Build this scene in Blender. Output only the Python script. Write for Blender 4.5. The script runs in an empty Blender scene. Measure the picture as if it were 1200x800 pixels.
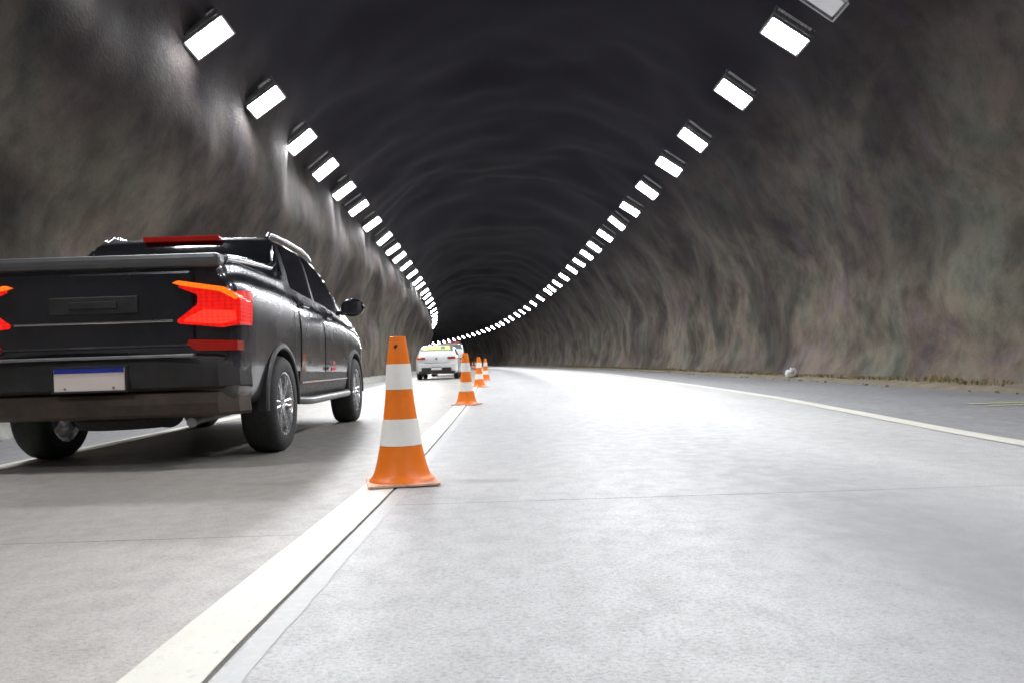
import bpy, bmesh, math, random
import numpy as np
from mathutils import Vector, Matrix, noise
random.seed(7)
R = math.radians
PI = math.pi
S = bpy.context.scene
C = S.collection

# ------------------------------------------------------------------ camera, world, exposure
cam_data = bpy.data.cameras.new('camera')
cam = bpy.data.objects.new('camera', cam_data)
C.objects.link(cam)
cam.location = (0, 0, 0.61)
cam.matrix_world = Matrix.Translation((0, 0, 0.61)) @ Matrix.Rotation(R(90), 4, 'X') @ Matrix.Rotation(-0.032, 4, 'Z')
cam_data.sensor_width = 36
cam_data.lens = 914 / 1200 * 36
cam_data.shift_x = 10 / 1200
cam_data.shift_y = 24 / 1200
cam_data.clip_start = 0.05
cam_data.clip_end = 2000
cam_data.dof.use_dof = True
cam_data.dof.focus_distance = 4.0
cam_data.dof.aperture_fstop = 5.6
S.camera = cam

W = bpy.data.worlds.new('World')
S.world = W
W.use_nodes = True
W.node_tree.nodes['Background'].inputs[0].default_value = (0.010, 0.012, 0.02, 1)
W.node_tree.nodes['Background'].inputs[1].default_value = 0.1

S.view_settings.view_transform = 'Standard'
S.view_settings.look = 'None'
S.view_settings.exposure = 0.0
S.view_settings.gamma = 1
S.render.engine = 'CYCLES'
cy = S.cycles
cy.use_denoising = True
cy.use_light_tree = True
cy.max_bounces = 8
cy.diffuse_bounces = 4
cy.glossy_bounces = 4
cy.sample_clamp_indirect = 8
cy.caustics_reflective = False
cy.caustics_refractive = False

LAMP = 60.0         # radiance of a lamp's glass
LAMP_POWER = 104.0  # watts of its beam

# ------------------------------------------------------------------ materials
def new_mat(name):
    m = bpy.data.materials.new(name)
    m.use_nodes = True
    nt = m.node_tree
    b = nt.nodes['Principled BSDF']
    return m, nt, b

def node(nt, kind, **kw):
    n = nt.nodes.new(kind)
    for k, v in kw.items():
        if k in n.inputs:
            n.inputs[k].default_value = v
        else:
            setattr(n, k, v)
    return n

def noise_n(nt, vec, scale, detail=4, rough=.55, dist=0.0):
    n = nt.nodes.new('ShaderNodeTexNoise')
    n.inputs['Scale'].default_value = scale
    n.inputs['Detail'].default_value = detail
    n.inputs['Roughness'].default_value = rough
    n.inputs['Distortion'].default_value = dist
    if vec is not None:
        nt.links.new(vec, n.inputs['Vector'])
    return n.outputs['Fac']

def ramp(nt, fac, stops):
    r = nt.nodes.new('ShaderNodeValToRGB')
    el = r.color_ramp.elements
    while len(el) < len(stops):
        el.new(0.5)
    for e, (p, c) in zip(el, stops):
        e.position = p
        e.color = (*c, 1) if len(c) == 3 else c
    nt.links.new(fac, r.inputs['Fac'])
    return r.outputs['Color']

def mix(nt, a, b, fac, mode='MIX'):
    m = nt.nodes.new('ShaderNodeMix')
    m.data_type = 'RGBA'
    m.blend_type = mode
    for sock, v in ((m.inputs['Factor'], fac), (m.inputs[6], a), (m.inputs[7], b)):
        if hasattr(v, 'is_output') or isinstance(v, bpy.types.NodeSocket):
            nt.links.new(v, sock)
        else:
            sock.default_value = v if not isinstance(v, tuple) else (*v, 1)
    return m.outputs[2]

def scaled(nt, vec, s):
    m = nt.nodes.new('ShaderNodeMapping')
    m.inputs['Scale'].default_value = s
    nt.links.new(vec, m.inputs['Vector'])
    return m.outputs['Vector']

def bump(nt, b, h, strength, dist):
    n = nt.nodes.new('ShaderNodeBump')
    n.inputs['Strength'].default_value = strength
    n.inputs['Distance'].default_value = dist
    nt.links.new(h, n.inputs['Height'])
    nt.links.new(n.outputs['Normal'], b.inputs['Normal'])

def plain(name, col, rough=.5, metal=0, coat=0, var=.12, nscale=8, bmp=0, spec=.5, emit=None, estr=0, trans=0):
    m, nt, b = new_mat(name)
    tc = nt.nodes.new('ShaderNodeTexCoord').outputs['Object']
    f = noise_n(nt, tc, nscale, 5)
    lo = tuple(max(0, c * (1 - var)) for c in col)
    hi = tuple(min(1, c * (1 + var)) for c in col)
    nt.links.new(ramp(nt, f, [(.3, lo), (.7, hi)]), b.inputs['Base Color'])
    rr = ramp(nt, noise_n(nt, tc, nscale * 2.3, 3), [(.3, (rough * .8,) * 3), (.7, (min(1, rough * 1.2),) * 3)])
    nt.links.new(rr, b.inputs['Roughness'])
    b.inputs['Metallic'].default_value = metal
    b.inputs['Coat Weight'].default_value = coat
    b.inputs['Coat Roughness'].default_value = .03
    b.inputs['Specular IOR Level'].default_value = spec
    b.inputs['Transmission Weight'].default_value = trans
    if emit:
        b.inputs['Emission Color'].default_value = (*emit, 1)
        b.inputs['Emission Strength'].default_value = estr
    if bmp:
        bump(nt, b, noise_n(nt, tc, nscale * 6, 4), bmp, .005)
    return m

def road_material(name, base, dark, rough, tracks=(), crack=.5, gloss_var=.1):
    """concrete or asphalt; UV = (metres across the road, metres along it)"""
    m, nt, b = new_mat(name)
    uv = nt.nodes.new('ShaderNodeUVMap').outputs['UV']
    L = nt.links
    big = noise_n(nt, scaled(nt, uv, (.9, .25, 1)), 1.3, 5, .6, .4)
    mid = noise_n(nt, scaled(nt, uv, (1, .8, 1)), 9, 8, .68, .3)
    fine = noise_n(nt, scaled(nt, uv, (1.0, 1.6, 1)), 70, 6, .7)
    col = ramp(nt, big, [(.3, tuple(c * .84 for c in base)), (.65, base)])
    col = mix(nt, col, ramp(nt, mid, [(.36, (.7, .69, .69)), (.58, (1, 1, 1))]), .4, 'MULTIPLY')
    col = mix(nt, col, ramp(nt, fine, [(.36, (.4, .4, .4)), (.54, (1, 1, 1))]), .6, 'MULTIPLY')
    grit = noise_n(nt, uv, 210, 4, .7)
    col = mix(nt, col, ramp(nt, grit, [(.36, (.45, .45, .45)), (.52, (1, 1, 1)), (.70, (1.12, 1.12, 1.12))]), .55, 'MULTIPLY')
    vor = nt.nodes.new('ShaderNodeTexVoronoi'); vor.inputs['Scale'].default_value = 17; vor.inputs['Randomness'].default_value = 1
    L.new(scaled(nt, uv, (.8, 1.5, 1)), vor.inputs['Vector'])
    col = mix(nt, col, dark, ramp(nt, vor.outputs['Distance'], [(.05, (.75,) * 3), (.12, (0,) * 3)]))
    # scattered pits and scuffs, longer across the travel direction
    pit = noise_n(nt, scaled(nt, uv, (.55, 1.6, 1)), 26, 7, .75, .6)
    col = mix(nt, col, dark, ramp(nt, pit, [(.26, (.9,) * 3), (.37, (0,) * 3)]))
    # darker bands along the lanes, oily wheel track in the right one
    sep = nt.nodes.new('ShaderNodeSeparateXYZ')
    L.new(uv, sep.inputs[0])
    for (u0, w, amt) in tracks:
        wob = nt.nodes.new('ShaderNodeMath'); wob.operation = 'MULTIPLY_ADD'
        L.new(noise_n(nt, scaled(nt, uv, (.3, .22, 1)), 1.0, 4), wob.inputs[0])
        wob.inputs[1].default_value = .9
        L.new(sep.outputs[0], wob.inputs[2])
        d = nt.nodes.new('ShaderNodeMath'); d.operation = 'SUBTRACT'
        L.new(wob.outputs[0], d.inputs[0]); d.inputs[1].default_value = u0 + .45
        a = nt.nodes.new('ShaderNodeMath'); a.operation = 'ABSOLUTE'
        L.new(d.outputs[0], a.inputs[0])
        dv = nt.nodes.new('ShaderNodeMath'); dv.operation = 'DIVIDE'
        L.new(a.outputs[0], dv.inputs[0]); dv.inputs[1].default_value = w
        msk = ramp(nt, dv.outputs[0], [(.15, (amt,) * 3), (1.0, (0,) * 3)])
        col = mix(nt, col, dark, msk)
    L.new(col, b.inputs['Base Color'])
    L.new(ramp(nt, mid, [(.3, (rough + gloss_var,) * 3), (.7, (rough - gloss_var,) * 3)]), b.inputs['Roughness'])
    hh = mix(nt, pit, fine, .6)
    bump(nt, b, hh, crack, .004)
    return m

M = {}
M['concrete'] = road_material('concrete_road', (.54, .54, .545), (.20, .20, .215), .50, [(1.3, .80, .85)], .7)
M['concrete_left'] = road_material('brownish_concrete_road', (.42, .40, .37), (.15, .14, .13), .5, [(-2.0, 1.1, .35)], .5)  # browner, darker left lane with one broad darker band
M['asphalt'] = road_material('dark_shoulder', (.30, .302, .32), (.15, .15, .155), .55, [], .6)
M['joint'] = plain('joint_filler', (.03, .028, .026), .85, var=.4, nscale=20, bmp=.5)

def paint_material(name, col, wear, under):
    m, nt, b = new_mat(name)
    uv = nt.nodes.new('ShaderNodeUVMap').outputs['UV']
    n1 = noise_n(nt, uv, 30, 8, .75)
    n2 = noise_n(nt, scaled(nt, uv, (1, .3, 1)), 5, 5, .6)
    c = ramp(nt, n2, [(.3, tuple(x * .86 for x in col)), (.7, col)])
    c = mix(nt, c, under, ramp(nt, n1, [(wear - .06, (.85,) * 3), (wear + .04, (0,) * 3)]))
    nt.links.new(c, b.inputs['Base Color'])
    b.inputs['Roughness'].default_value = .5
    bump(nt, b, noise_n(nt, uv, 120, 5, .7), .5, .003)
    return m
M['paint'] = paint_material('thermoplastic_white', (.66, .645, .57), .40, (.40, .39, .37))
M['paint_faded'] = paint_material('faded_white', (.52, .52, .51), .54, (.44, .44, .44))
M['paint_yellow'] = paint_material('faded_yellow', (.55, .56, .34), .42, (.2, .2, .19))

def wall_material():
    m, nt, b = new_mat('sooty_concrete_shaded_crown')
    tc = nt.nodes.new('ShaderNodeTexCoord').outputs['Object']
    uv = nt.nodes.new('ShaderNodeUVMap').outputs['UV']
    big = noise_n(nt, scaled(nt, tc, (1, .8, .8)), .5, 5, .55, .6)
    hue = noise_n(nt, scaled(nt, tc, (1, 1, 1)), .55, 4, .5, 1.0)
    mid = noise_n(nt, scaled(nt, tc, (1, 1, .85)), 2.2, 7, .62, .2)
    fine = noise_n(nt, tc, 22, 6, .65)
    c = ramp(nt, hue, [(.30, (.185, .190, .155)), (.44, (.235, .210, .165)), (.56, (.235, .190, .155)), (.70, (.195, .165, .180))])
    c = mix(nt, c, ramp(nt, big, [(.36, (.30, .29, .31)), (.60, (1, 1, 1))]), .9, 'MULTIPLY')
    c = mix(nt, c, ramp(nt, mid, [(.34, (.5, .5, .51)), (.58, (1, 1, 1))]), .75, 'MULTIPLY')
    c = mix(nt, c, ramp(nt, fine, [(.3, (.7, .7, .7)), (.6, (1, 1, 1))]), .4, 'MULTIPLY')
    # water streaks running down the lining: UV.y is the metre along, UV.x the metre round the arch
    st = noise_n(nt, scaled(nt, uv, (.16, 1.6, 1)), 1.0, 5, .6, .2)
    c = mix(nt, c, (.30, .28, .24), ramp(nt, st, [(.62, (0,) * 3), (.80, (.25,) * 3)]))
    # soot plus the ceiling's shade painted into the colour, darker towards the crown
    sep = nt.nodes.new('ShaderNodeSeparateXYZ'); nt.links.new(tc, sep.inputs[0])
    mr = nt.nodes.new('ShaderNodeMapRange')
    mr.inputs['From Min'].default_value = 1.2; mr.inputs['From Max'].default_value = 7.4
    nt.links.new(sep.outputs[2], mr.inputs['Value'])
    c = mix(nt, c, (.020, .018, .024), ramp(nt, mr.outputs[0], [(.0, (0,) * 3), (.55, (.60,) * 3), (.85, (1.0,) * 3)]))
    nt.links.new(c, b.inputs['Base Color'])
    b.inputs['Roughness'].default_value = .8
    b.inputs['Specular IOR Level'].default_value = .07
    bump(nt, b, mix(nt, mid, fine, .6), .4, .035)
    return m
M['wall'] = wall_material()

def dirt_material():
    m, nt, b = new_mat('sandy_dirt')
    tc = nt.nodes.new('ShaderNodeTexCoord').outputs['Object']
    a = noise_n(nt, tc, 5, 6, .65)
    f = noise_n(nt, tc, 60, 5, .7)
    c = ramp(nt, a, [(.3, (.16, .135, .09)), (.6, (.30, .26, .19))])
    c = mix(nt, c, ramp(nt, f, [(.3, (.55,) * 3), (.6, (1,) * 3)]), .6, 'MULTIPLY')
    nt.links.new(c, b.inputs['Base Color'])
    b.inputs['Roughness'].default_value = .9
    bump(nt, b, f, .7, .01)
    return m
M['dirt'] = dirt_material()
M['grass'] = plain('dry_grass', (.26, .20, .085), .7, var=.5, nscale=3)
M['kerb'] = plain('kerb_concrete', (.27, .27, .24), .8, var=.35, nscale=4, bmp=.6)
M['orange'] = plain('orange_pvc', (.86, .190, .008), .42, var=.10, nscale=6, bmp=.12)
M['cone_white'] = plain('reflective_sleeve', (.86, .85, .81), .35, var=.05, nscale=9, bmp=.08)
M['cone_base'] = plain('scuffed_cone_base', (.72, .42, .30), .6, var=.3, nscale=14, bmp=.3)
M['hole'] = plain('dark_hole', (.02, .01, .008), .9)
M['navy'] = plain('dark_metallic_paint', (.020, .021, .029), .26, metal=.35, coat=1.0, var=.04, nscale=1)
def scuffed(m, col, lo, hi, amt):
    nt = m.node_tree; b = nt.nodes['Principled BSDF']
    tc = nt.nodes.new('ShaderNodeTexCoord').outputs['Object']
    f1 = ramp(nt, noise_n(nt, scaled(nt, tc, (1, 1, 2.2)), 22, 8, .72, .8), [(lo, (0,) * 3), (hi, (amt,) * 3)])
    src = b.inputs['Base Color'].links[0].from_socket
    nt.links.new(mix(nt, src, col, f1), b.inputs['Base Color'])
scuffed(M['orange'], (.25, .07, .02), .60, .76, .4)
scuffed(M['cone_white'], (.40, .38, .34), .60, .76, .4)
scuffed(M['cone_base'], (.12, .09, .07), .50, .70, .7)
def ribbed(m, scale, lo):
    # lens optics: rows of small cells in front of the lamps
    nt = m.node_tree; b = nt.nodes['Principled BSDF']
    tc = nt.nodes.new('ShaderNodeTexCoord').outputs['Object']
    v = nt.nodes.new('ShaderNodeTexVoronoi'); v.inputs['Scale'].default_value = scale; v.inputs['Randomness'].default_value = .15
    nt.links.new(scaled(nt, tc, (1, .2, 1.6)), v.inputs['Vector'])
    e = b.inputs['Emission Strength'].default_value
    nt.links.new(ramp(nt, v.outputs['Distance'], [(.1, (1, 1, 1)), (.65, (lo, lo, lo))]), (mu := nt.nodes.new('ShaderNodeMath')).inputs[0])
    mu.operation = 'MULTIPLY'; mu.inputs[1].default_value = e * 1.35
    nt.links.new(mu.outputs[0], b.inputs['Emission Strength'])
def dusty(m):
    nt = m.node_tree; b = nt.nodes['Principled BSDF']
    tc = nt.nodes.new('ShaderNodeTexCoord').outputs['Object']
    sep = nt.nodes.new('ShaderNodeSeparateXYZ'); nt.links.new(tc, sep.inputs[0])
    ad = nt.nodes.new('ShaderNodeMath'); ad.operation = 'MULTIPLY_ADD'
    nt.links.new(noise_n(nt, tc, 3.5, 7, .7), ad.inputs[0]); ad.inputs[1].default_value = -.5
    nt.links.new(sep.outputs[2], ad.inputs[2])
    f = ramp(nt, ad.outputs[0], [(.02, (.62,) * 3), (.42, (0,) * 3)])
    src = b.inputs['Base Color'].links[0].from_socket
    nt.links.new(mix(nt, src, (.085, .066, .052), f), b.inputs['Base Color'])
    r0 = b.inputs['Roughness'].links[0].from_socket
    nt.links.new(mix(nt, r0, (.7, .7, .7), f), b.inputs['Roughness'])
    nt.links.new(mix(nt, (1.0, 1.0, 1.0), (.15, .15, .15), f), b.inputs['Coat Weight'])
dusty(M['navy'])
M['white_car'] = plain('white_car_paint', (.78, .79, .80), .3, coat=.8, var=.03, nscale=2)
M['plastic'] = plain('black_plastic', (.022, .021, .021), .5, var=.3, nscale=10, bmp=.15)
M['cap_reflection'] = plain('satin_grey_wall_reflection', (.085, .085, .09), .35, var=.1)  # tailgate cap: the wall's reflection is painted in as this lighter grey
M['brown'] = plain('dusty_underbody', (.060, .042, .032), .65, var=.35, nscale=5, bmp=.2)
M['glass'] = plain('tinted_glass', (.012, .013, .016), .06, var=.05, spec=.8)
M['pale_glass'] = plain('glass_over_pale_cabin', (.16, .18, .19), .25, var=.05, spec=.8)
M['chrome'] = plain('chrome', (.75, .75, .77), .12, metal=1, var=.05)
M['alloy'] = plain('alloy_wheel', (.62, .62, .64), .28, metal=.9, var=.08)
M['tyre'] = plain('tyre_rubber', (.018, .018, .018), .75, var=.25, nscale=30, bmp=.2)
M['steel'] = plain('galvanised_steel', (.30, .30, .31), .45, metal=.8, var=.15)
M['housing'] = plain('lamp_housing', (.33, .33, .34), .45, metal=.3, var=.12)
M['tail_red'] = plain('lit_tail_lamp', (.5, .01, .005), .2, emit=(1, .008, .006), estr=.9, coat=1)
M['tail_bright'] = plain('bright_light_bar', (.6, .02, .01), .2, emit=(1, .028, .015), estr=2.0, coat=1)
M['tail_orange'] = plain('lit_amber_strip', (.5, .08, .005), .2, emit=(1, .17, .01), estr=1.5, coat=1)
M['dark_red'] = plain('dark_red_lens', (.22, .008, .006), .15, coat=1, emit=(1, .02, .01), estr=.10)
M['plate'] = plain('plate_white', (.80, .70, .66), .35, var=.04)
M['plate_blue'] = plain('plate_blue', (.02, .035, .32), .35)
M['sticker'] = plain('red_badge', (.55, .03, .03), .4)
M['banner'] = plain('yellow_green_sheet', (.70, .76, .28), .5, var=.1)
M['bag'] = plain('white_plastic_bag', (.78, .78, .78), .4, var=.1, bmp=.3)
ribbed(M['tail_red'], 26, .35); ribbed(M['tail_bright'], 30, .45); ribbed(M['tail_orange'], 34, .5)
m, nt, b = new_mat('lamp_glass')
b.inputs['Base Color'].default_value = (.9, .9, .9, 1)
b.inputs['Emission Color'].default_value = (.96, .975, 1, 1)
b.inputs['Emission Strength'].default_value = LAMP
M['lamp'] = m
m, nt, b = new_mat('unlit_lamp_glass')
b.inputs['Base Color'].default_value = (.8, .8, .82, 1)
b.inputs['Roughness'].default_value = .15
M['lamp_off'] = m

# ------------------------------------------------------------------ helpers
def link(name, bm, mat, parent=None, smooth=False, angle=None):
    me = bpy.data.meshes.new(name)
    bm.normal_update()
    bm.to_mesh(me); bm.free()
    for mt in (mat if isinstance(mat, (list, tuple)) else [mat]):
        me.materials.append(mt)
    if smooth:
        for p in me.polygons:
            p.use_smooth = True
        if angle:
            me.set_sharp_from_angle(angle=R(angle))
    o = bpy.data.objects.new(name, me)
    C.objects.link(o)
    if parent is not None:
        o.parent = parent
    return o

def tag(o, label=None, cat=None, group=None, kind=None):
    if label: o['label'] = label
    if cat: o['category'] = cat
    if group: o['group'] = group
    if kind: o['kind'] = kind
    return o

def empty(name, loc, rz=0, label=None, cat=None, group=None):
    o = bpy.data.objects.new(name, None)
    o.empty_display_size = .2
    C.objects.link(o)
    o.location = loc
    o.rotation_euler = (0, 0, rz)
    return tag(o, label, cat, group)

def kids(o):
    return [c for c in bpy.data.objects if c.parent == o]

def copy_tree(o, parent=None):
    c = o.copy()
    C.objects.link(c)
    c.parent = parent
    for ch in kids(o):
        copy_tree(ch, c)
    return c

def box(bm, cx, cy, cz, sx, sy, sz, bevel=0, mat=None, mi=0):
    r = bmesh.ops.create_cube(bm, size=1)
    vs = r['verts']
    for v in vs:
        v.co = Vector((cx + v.co.x * sx, cy + v.co.y * sy, cz + v.co.z * sz))
    fs = list({f for v in vs for f in v.link_faces})
    if bevel:
        es = list({e for v in vs for e in v.link_edges})
        bv = bmesh.ops.bevel(bm, geom=es, offset=bevel, segments=2, affect='EDGES', profile=.6)
        fs = bv['faces'] + [f for f in fs if f.is_valid]
    for f in fs:
        f.material_index = mi
    return vs

def lathe(bm, prof, n=32, axis='z', c=(0, 0, 0), close=False, mi=0):
    """prof: list of (radius, height)"""
    rings = []
    for (r, h) in prof:
        ring = []
        for i in range(n):
            a = 2 * PI * i / n
            x, y = r * math.cos(a), r * math.sin(a)
            p = (x, y, h) if axis == 'z' else ((h, x, y) if axis == 'x' else (x, h, y))
            ring.append(bm.verts.new((p[0] + c[0], p[1] + c[1], p[2] + c[2])))
        rings.append(ring)
    pairs = list(zip(rings[:-1], rings[1:]))
    if close: pairs.append((rings[-1], rings[0]))
    for a, b_ in pairs:
        for i in range(n):
            f = bm.faces.new((a[i], a[(i + 1) % n], b_[(i + 1) % n], b_[i]))
            f.material_index = mi
    if not close:
        for ring, flip in ((rings[0], True), (rings[-1], False)):
            f = bm.faces.new(list(reversed(ring)) if flip else ring)
            f.material_index = mi
    return rings

def tube(bm, pts, r, n=8):
    rings = []
    for i, p in enumerate(pts):
        p = Vector(p)
        d = (Vector(pts[min(i + 1, len(pts) - 1)]) - Vector(pts[max(i - 1, 0)])).normalized()
        u = d.cross(Vector((0, 0, 1)))
        if u.length < .01: u = Vector((1, 0, 0))
        u.normalize(); v = d.cross(u)
        rings.append([bm.verts.new(p + r * (math.cos(2 * PI * k / n) * u + math.sin(2 * PI * k / n) * v)) for k in range(n)])
    for a, b_ in zip(rings[:-1], rings[1:]):
        for k in range(n):
            bm.faces.new((a[k], a[(k + 1) % n], b_[(k + 1) % n], b_[k]))
    bm.faces.new(rings[0]); bm.faces.new(list(reversed(rings[-1])))

def prism(bm, poly, axis, a0, a1, bevel=0):
    """extrude a 2-D polygon along an axis: 'y' -> poly is (x,z); 'x' -> poly is (y,z)"""
    def P(p, a):
        return (p[0], a, p[1]) if axis == 'y' else (a, p[0], p[1])
    A = [bm.verts.new(P(p, a0)) for p in poly]
    B = [bm.verts.new(P(p, a1)) for p in poly]
    fs = [bm.faces.new(A), bm.faces.new(list(reversed(B)))]
    n = len(poly)
    for i in range(n):
        fs.append(bm.faces.new((A[i], B[i], B[(i + 1) % n], A[(i + 1) % n])))
    bmesh.ops.recalc_face_normals(bm, faces=fs)
    if bevel:
        bmesh.ops.bevel(bm, geom=list({e for f in fs for e in f.edges}), offset=bevel, segments=2, affect='EDGES')

# the tunnel bends to the left: shift of everything at a distance y
def bend(y):
    return -(3e-4 * y * y + 1.7e-6 * y ** 3) if y > 0 else 0.0
def heading(y):
    return math.atan(6e-4 * y + 5.1e-6 * y * y) if y > 0 else 0.0

def pchip(xs, ys, x):
    xs = np.asarray(xs, float); ys = np.asarray(ys, float)
    h = np.diff(xs); d = np.diff(ys) / h
    m = np.zeros(len(xs)); m[0], m[-1] = d[0], d[-1]
    for i in range(1, len(xs) - 1):
        if d[i - 1] * d[i] > 0:
            w1, w2 = 2 * h[i] + h[i - 1], h[i] + 2 * h[i - 1]
            m[i] = (w1 + w2) / (w1 / d[i - 1] + w2 / d[i])
    i = int(np.clip(np.searchsorted(xs, x) - 1, 0, len(h) - 1))
    t = (min(max(x, xs[0]), xs[-1]) - xs[i]) / h[i]
    return ((2 * t ** 3 - 3 * t * t + 1) * ys[i] + (t ** 3 - 2 * t * t + t) * h[i] * m[i]
            + (-2 * t ** 3 + 3 * t * t) * ys[i + 1] + (t ** 3 - t * t) * h[i] * m[i + 1])

# ------------------------------------------------------------------ the road
def strip_mesh(x0, x1, ys, z, nx=2, jitter=0, bm=None, thick=0):
    """sheet between lateral functions x0(y), x1(y); UV in metres"""
    bm = bm or bmesh.new()
    uvl = bm.loops.layers.uv.verify()
    f0 = x0 if callable(x0) else (lambda y: x0)
    f1 = x1 if callable(x1) else (lambda y: x1)
    rows = []
    for y in ys:
        row = []
        for k in range(nx):
            t = k / (nx - 1)
            u = f0(y) * (1 - t) + f1(y) * t
            if jitter and k in (0, nx - 1):
                u += jitter * (noise.noise(Vector((u * 3, y * 6, 1.7 + k))) + .6 * noise.noise(Vector((u * 7, y * 23, 4 + k))))
            row.append((bm.verts.new((u + bend(y), y, z)), u, y))
        rows.append(row)
    for a, b_ in zip(rows[:-1], rows[1:]):
        for k in range(nx - 1):
            q = (a[k], a[k + 1], b_[k + 1], b_[k])
            f = bm.faces.new([v[0] for v in q])
            for lp, v in zip(f.loops, q):
                lp[uvl].uv = (v[1], v[2])
    if thick:
        # skirts down to z-thick so that the slab has an edge in the joint
        bd = [e for e in bm.edges if e.is_boundary]
        r = bmesh.ops.extrude_edge_only(bm, edges=bd)
        for v in [g for g in r['geom'] if isinstance(g, bmesh.types.BMVert)]:
            v.co.z -= thick
            v.co.x += 0
    return bm

def yrange(a, b_, step):
    n = max(1, int(math.ceil((b_ - a) / step)))
    return [a + (b_ - a) * i / n for i in range(n + 1)]

def right_line(y):
    return pchip([-60, 0, 5, 8, 11, 17.6, 34, 51, 70, 400], [3.0, 3.05, 3.22, 3.5, 3.78, 4.08, 4.55, 4.75, 4.8, 4.8], y)
def left_line(y):
    return pchip([-60, 5, 8, 21, 40, 400], [-3.50, -3.50, -3.54, -3.60, -3.64, -3.64], y)

def JF(d=0):     # lateral position of the joint between the two lanes
    return lambda y: pchip([-60, 1.5, 4, 11, 20, 30, 400], [-.70, -.605, -.553, -.520, -.535, -.56, -.56], y) + d
Y0, Y1 = -45, 330
bm = strip_mesh(-9, 11, yrange(Y0, Y1, 3), -0.02, 3)
tag(link('ground', bm, M['joint']), 'dark bed under the road slabs', kind='structure')

road = empty('road', (0, 0, 0))
tag(road, 'pale concrete carriageway curving left through the tunnel', kind='structure')
def slabs(x0, x1, cuts, mat):
    for a, b_ in zip(cuts[:-1], cuts[1:]):
        step = .5 if a < 20 else 2.0
        bm = strip_mesh(x0, x1, yrange(a + .0025, b_ - .0025, step), 0, 6, 0, thick=.018)
        tag(link('concrete_slab', bm, mat, road), kind='structure')
right_cuts = [3.42 + 5.2 * i for i in range(-9, 0)] + [3.42 + 5.2 * i for i in range(0, 16)]
slabs(JF(.0045), lambda y: right_line(y) + .12, right_cuts, M['concrete'])
slabs(lambda y: left_line(y) - .06, JF(-.0045), [c - .55 for c in right_cuts], M['concrete_left'])
yr = yrange(right_cuts[-1], Y1, 3)
tag(link('concrete_surface', strip_mesh(JF(), lambda y: right_line(y) + .12, yr, 0, 5), M['concrete'], road), kind='structure')
yr = yrange(right_cuts[-1] - .55, Y1, 3)
tag(link('concrete_surface', strip_mesh(lambda y: left_line(y) - .06, JF(), yr, 0, 5), M['concrete_left'], road), kind='structure')

ys = yrange(Y0, 30, .5) + yrange(30, Y1, 3)[1:]
bm = strip_mesh(lambda y: right_line(y) + .122, 8.6, ys, -.003, 8)
tag(link('right_shoulder', bm, M['asphalt']), 'dark grey shoulder between the right edge line and the wall', kind='structure')
bm = strip_mesh(-7.5, lambda y: left_line(y) - .062, ys, -.003, 6)
tag(link('left_shoulder', bm, M['asphalt']), 'dark grey gutter strip between the left edge line and the wall', kind='structure')

fine = yrange(-2, 14, .06) + yrange(14, 40, .4)[1:] + yrange(40, Y1, 3)[1:]
bm = strip_mesh(JF(-.178), JF(-.005), fine, .004, 3, .0025)
tag(link('lane_line', bm, M['paint']), 'broad white line between the two lanes', kind='structure')
bm = strip_mesh(JF(.012), JF(.075), [y for y in fine if y < 30], .0015, 3, .006)
tag(link('faded_line', bm, M['paint_faded']), 'faded ghost of white paint along the lane joint', kind='structure')
bm = strip_mesh(lambda y: right_line(y) - .07, lambda y: right_line(y) + .10, fine, .004, 3, .004)
tag(link('right_edge_line', bm, M['paint']), 'white edge line on the right', kind='structure')
bm = strip_mesh(lambda y: left_line(y) - .05, lambda y: left_line(y) + .16, fine, .004, 3, .004)
tag(link('left_edge_line', bm, M['paint']), 'white edge line on the left', kind='structure')
# pale yellow marking that crosses the right shoulder
mk = empty('yellow_marking', (0, 0, 0))
tag(mk, 'pale yellow-green transverse marking on the right shoulder', kind='structure')
for (a, b_) in ((8.0, 8.12), (8.32, 8.44)):
    bm = strip_mesh(5.0, 6.4, [a, b_], .004, 14)
    tag(link('marking_line', bm, M['paint_yellow'], mk), kind='structure')

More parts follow.
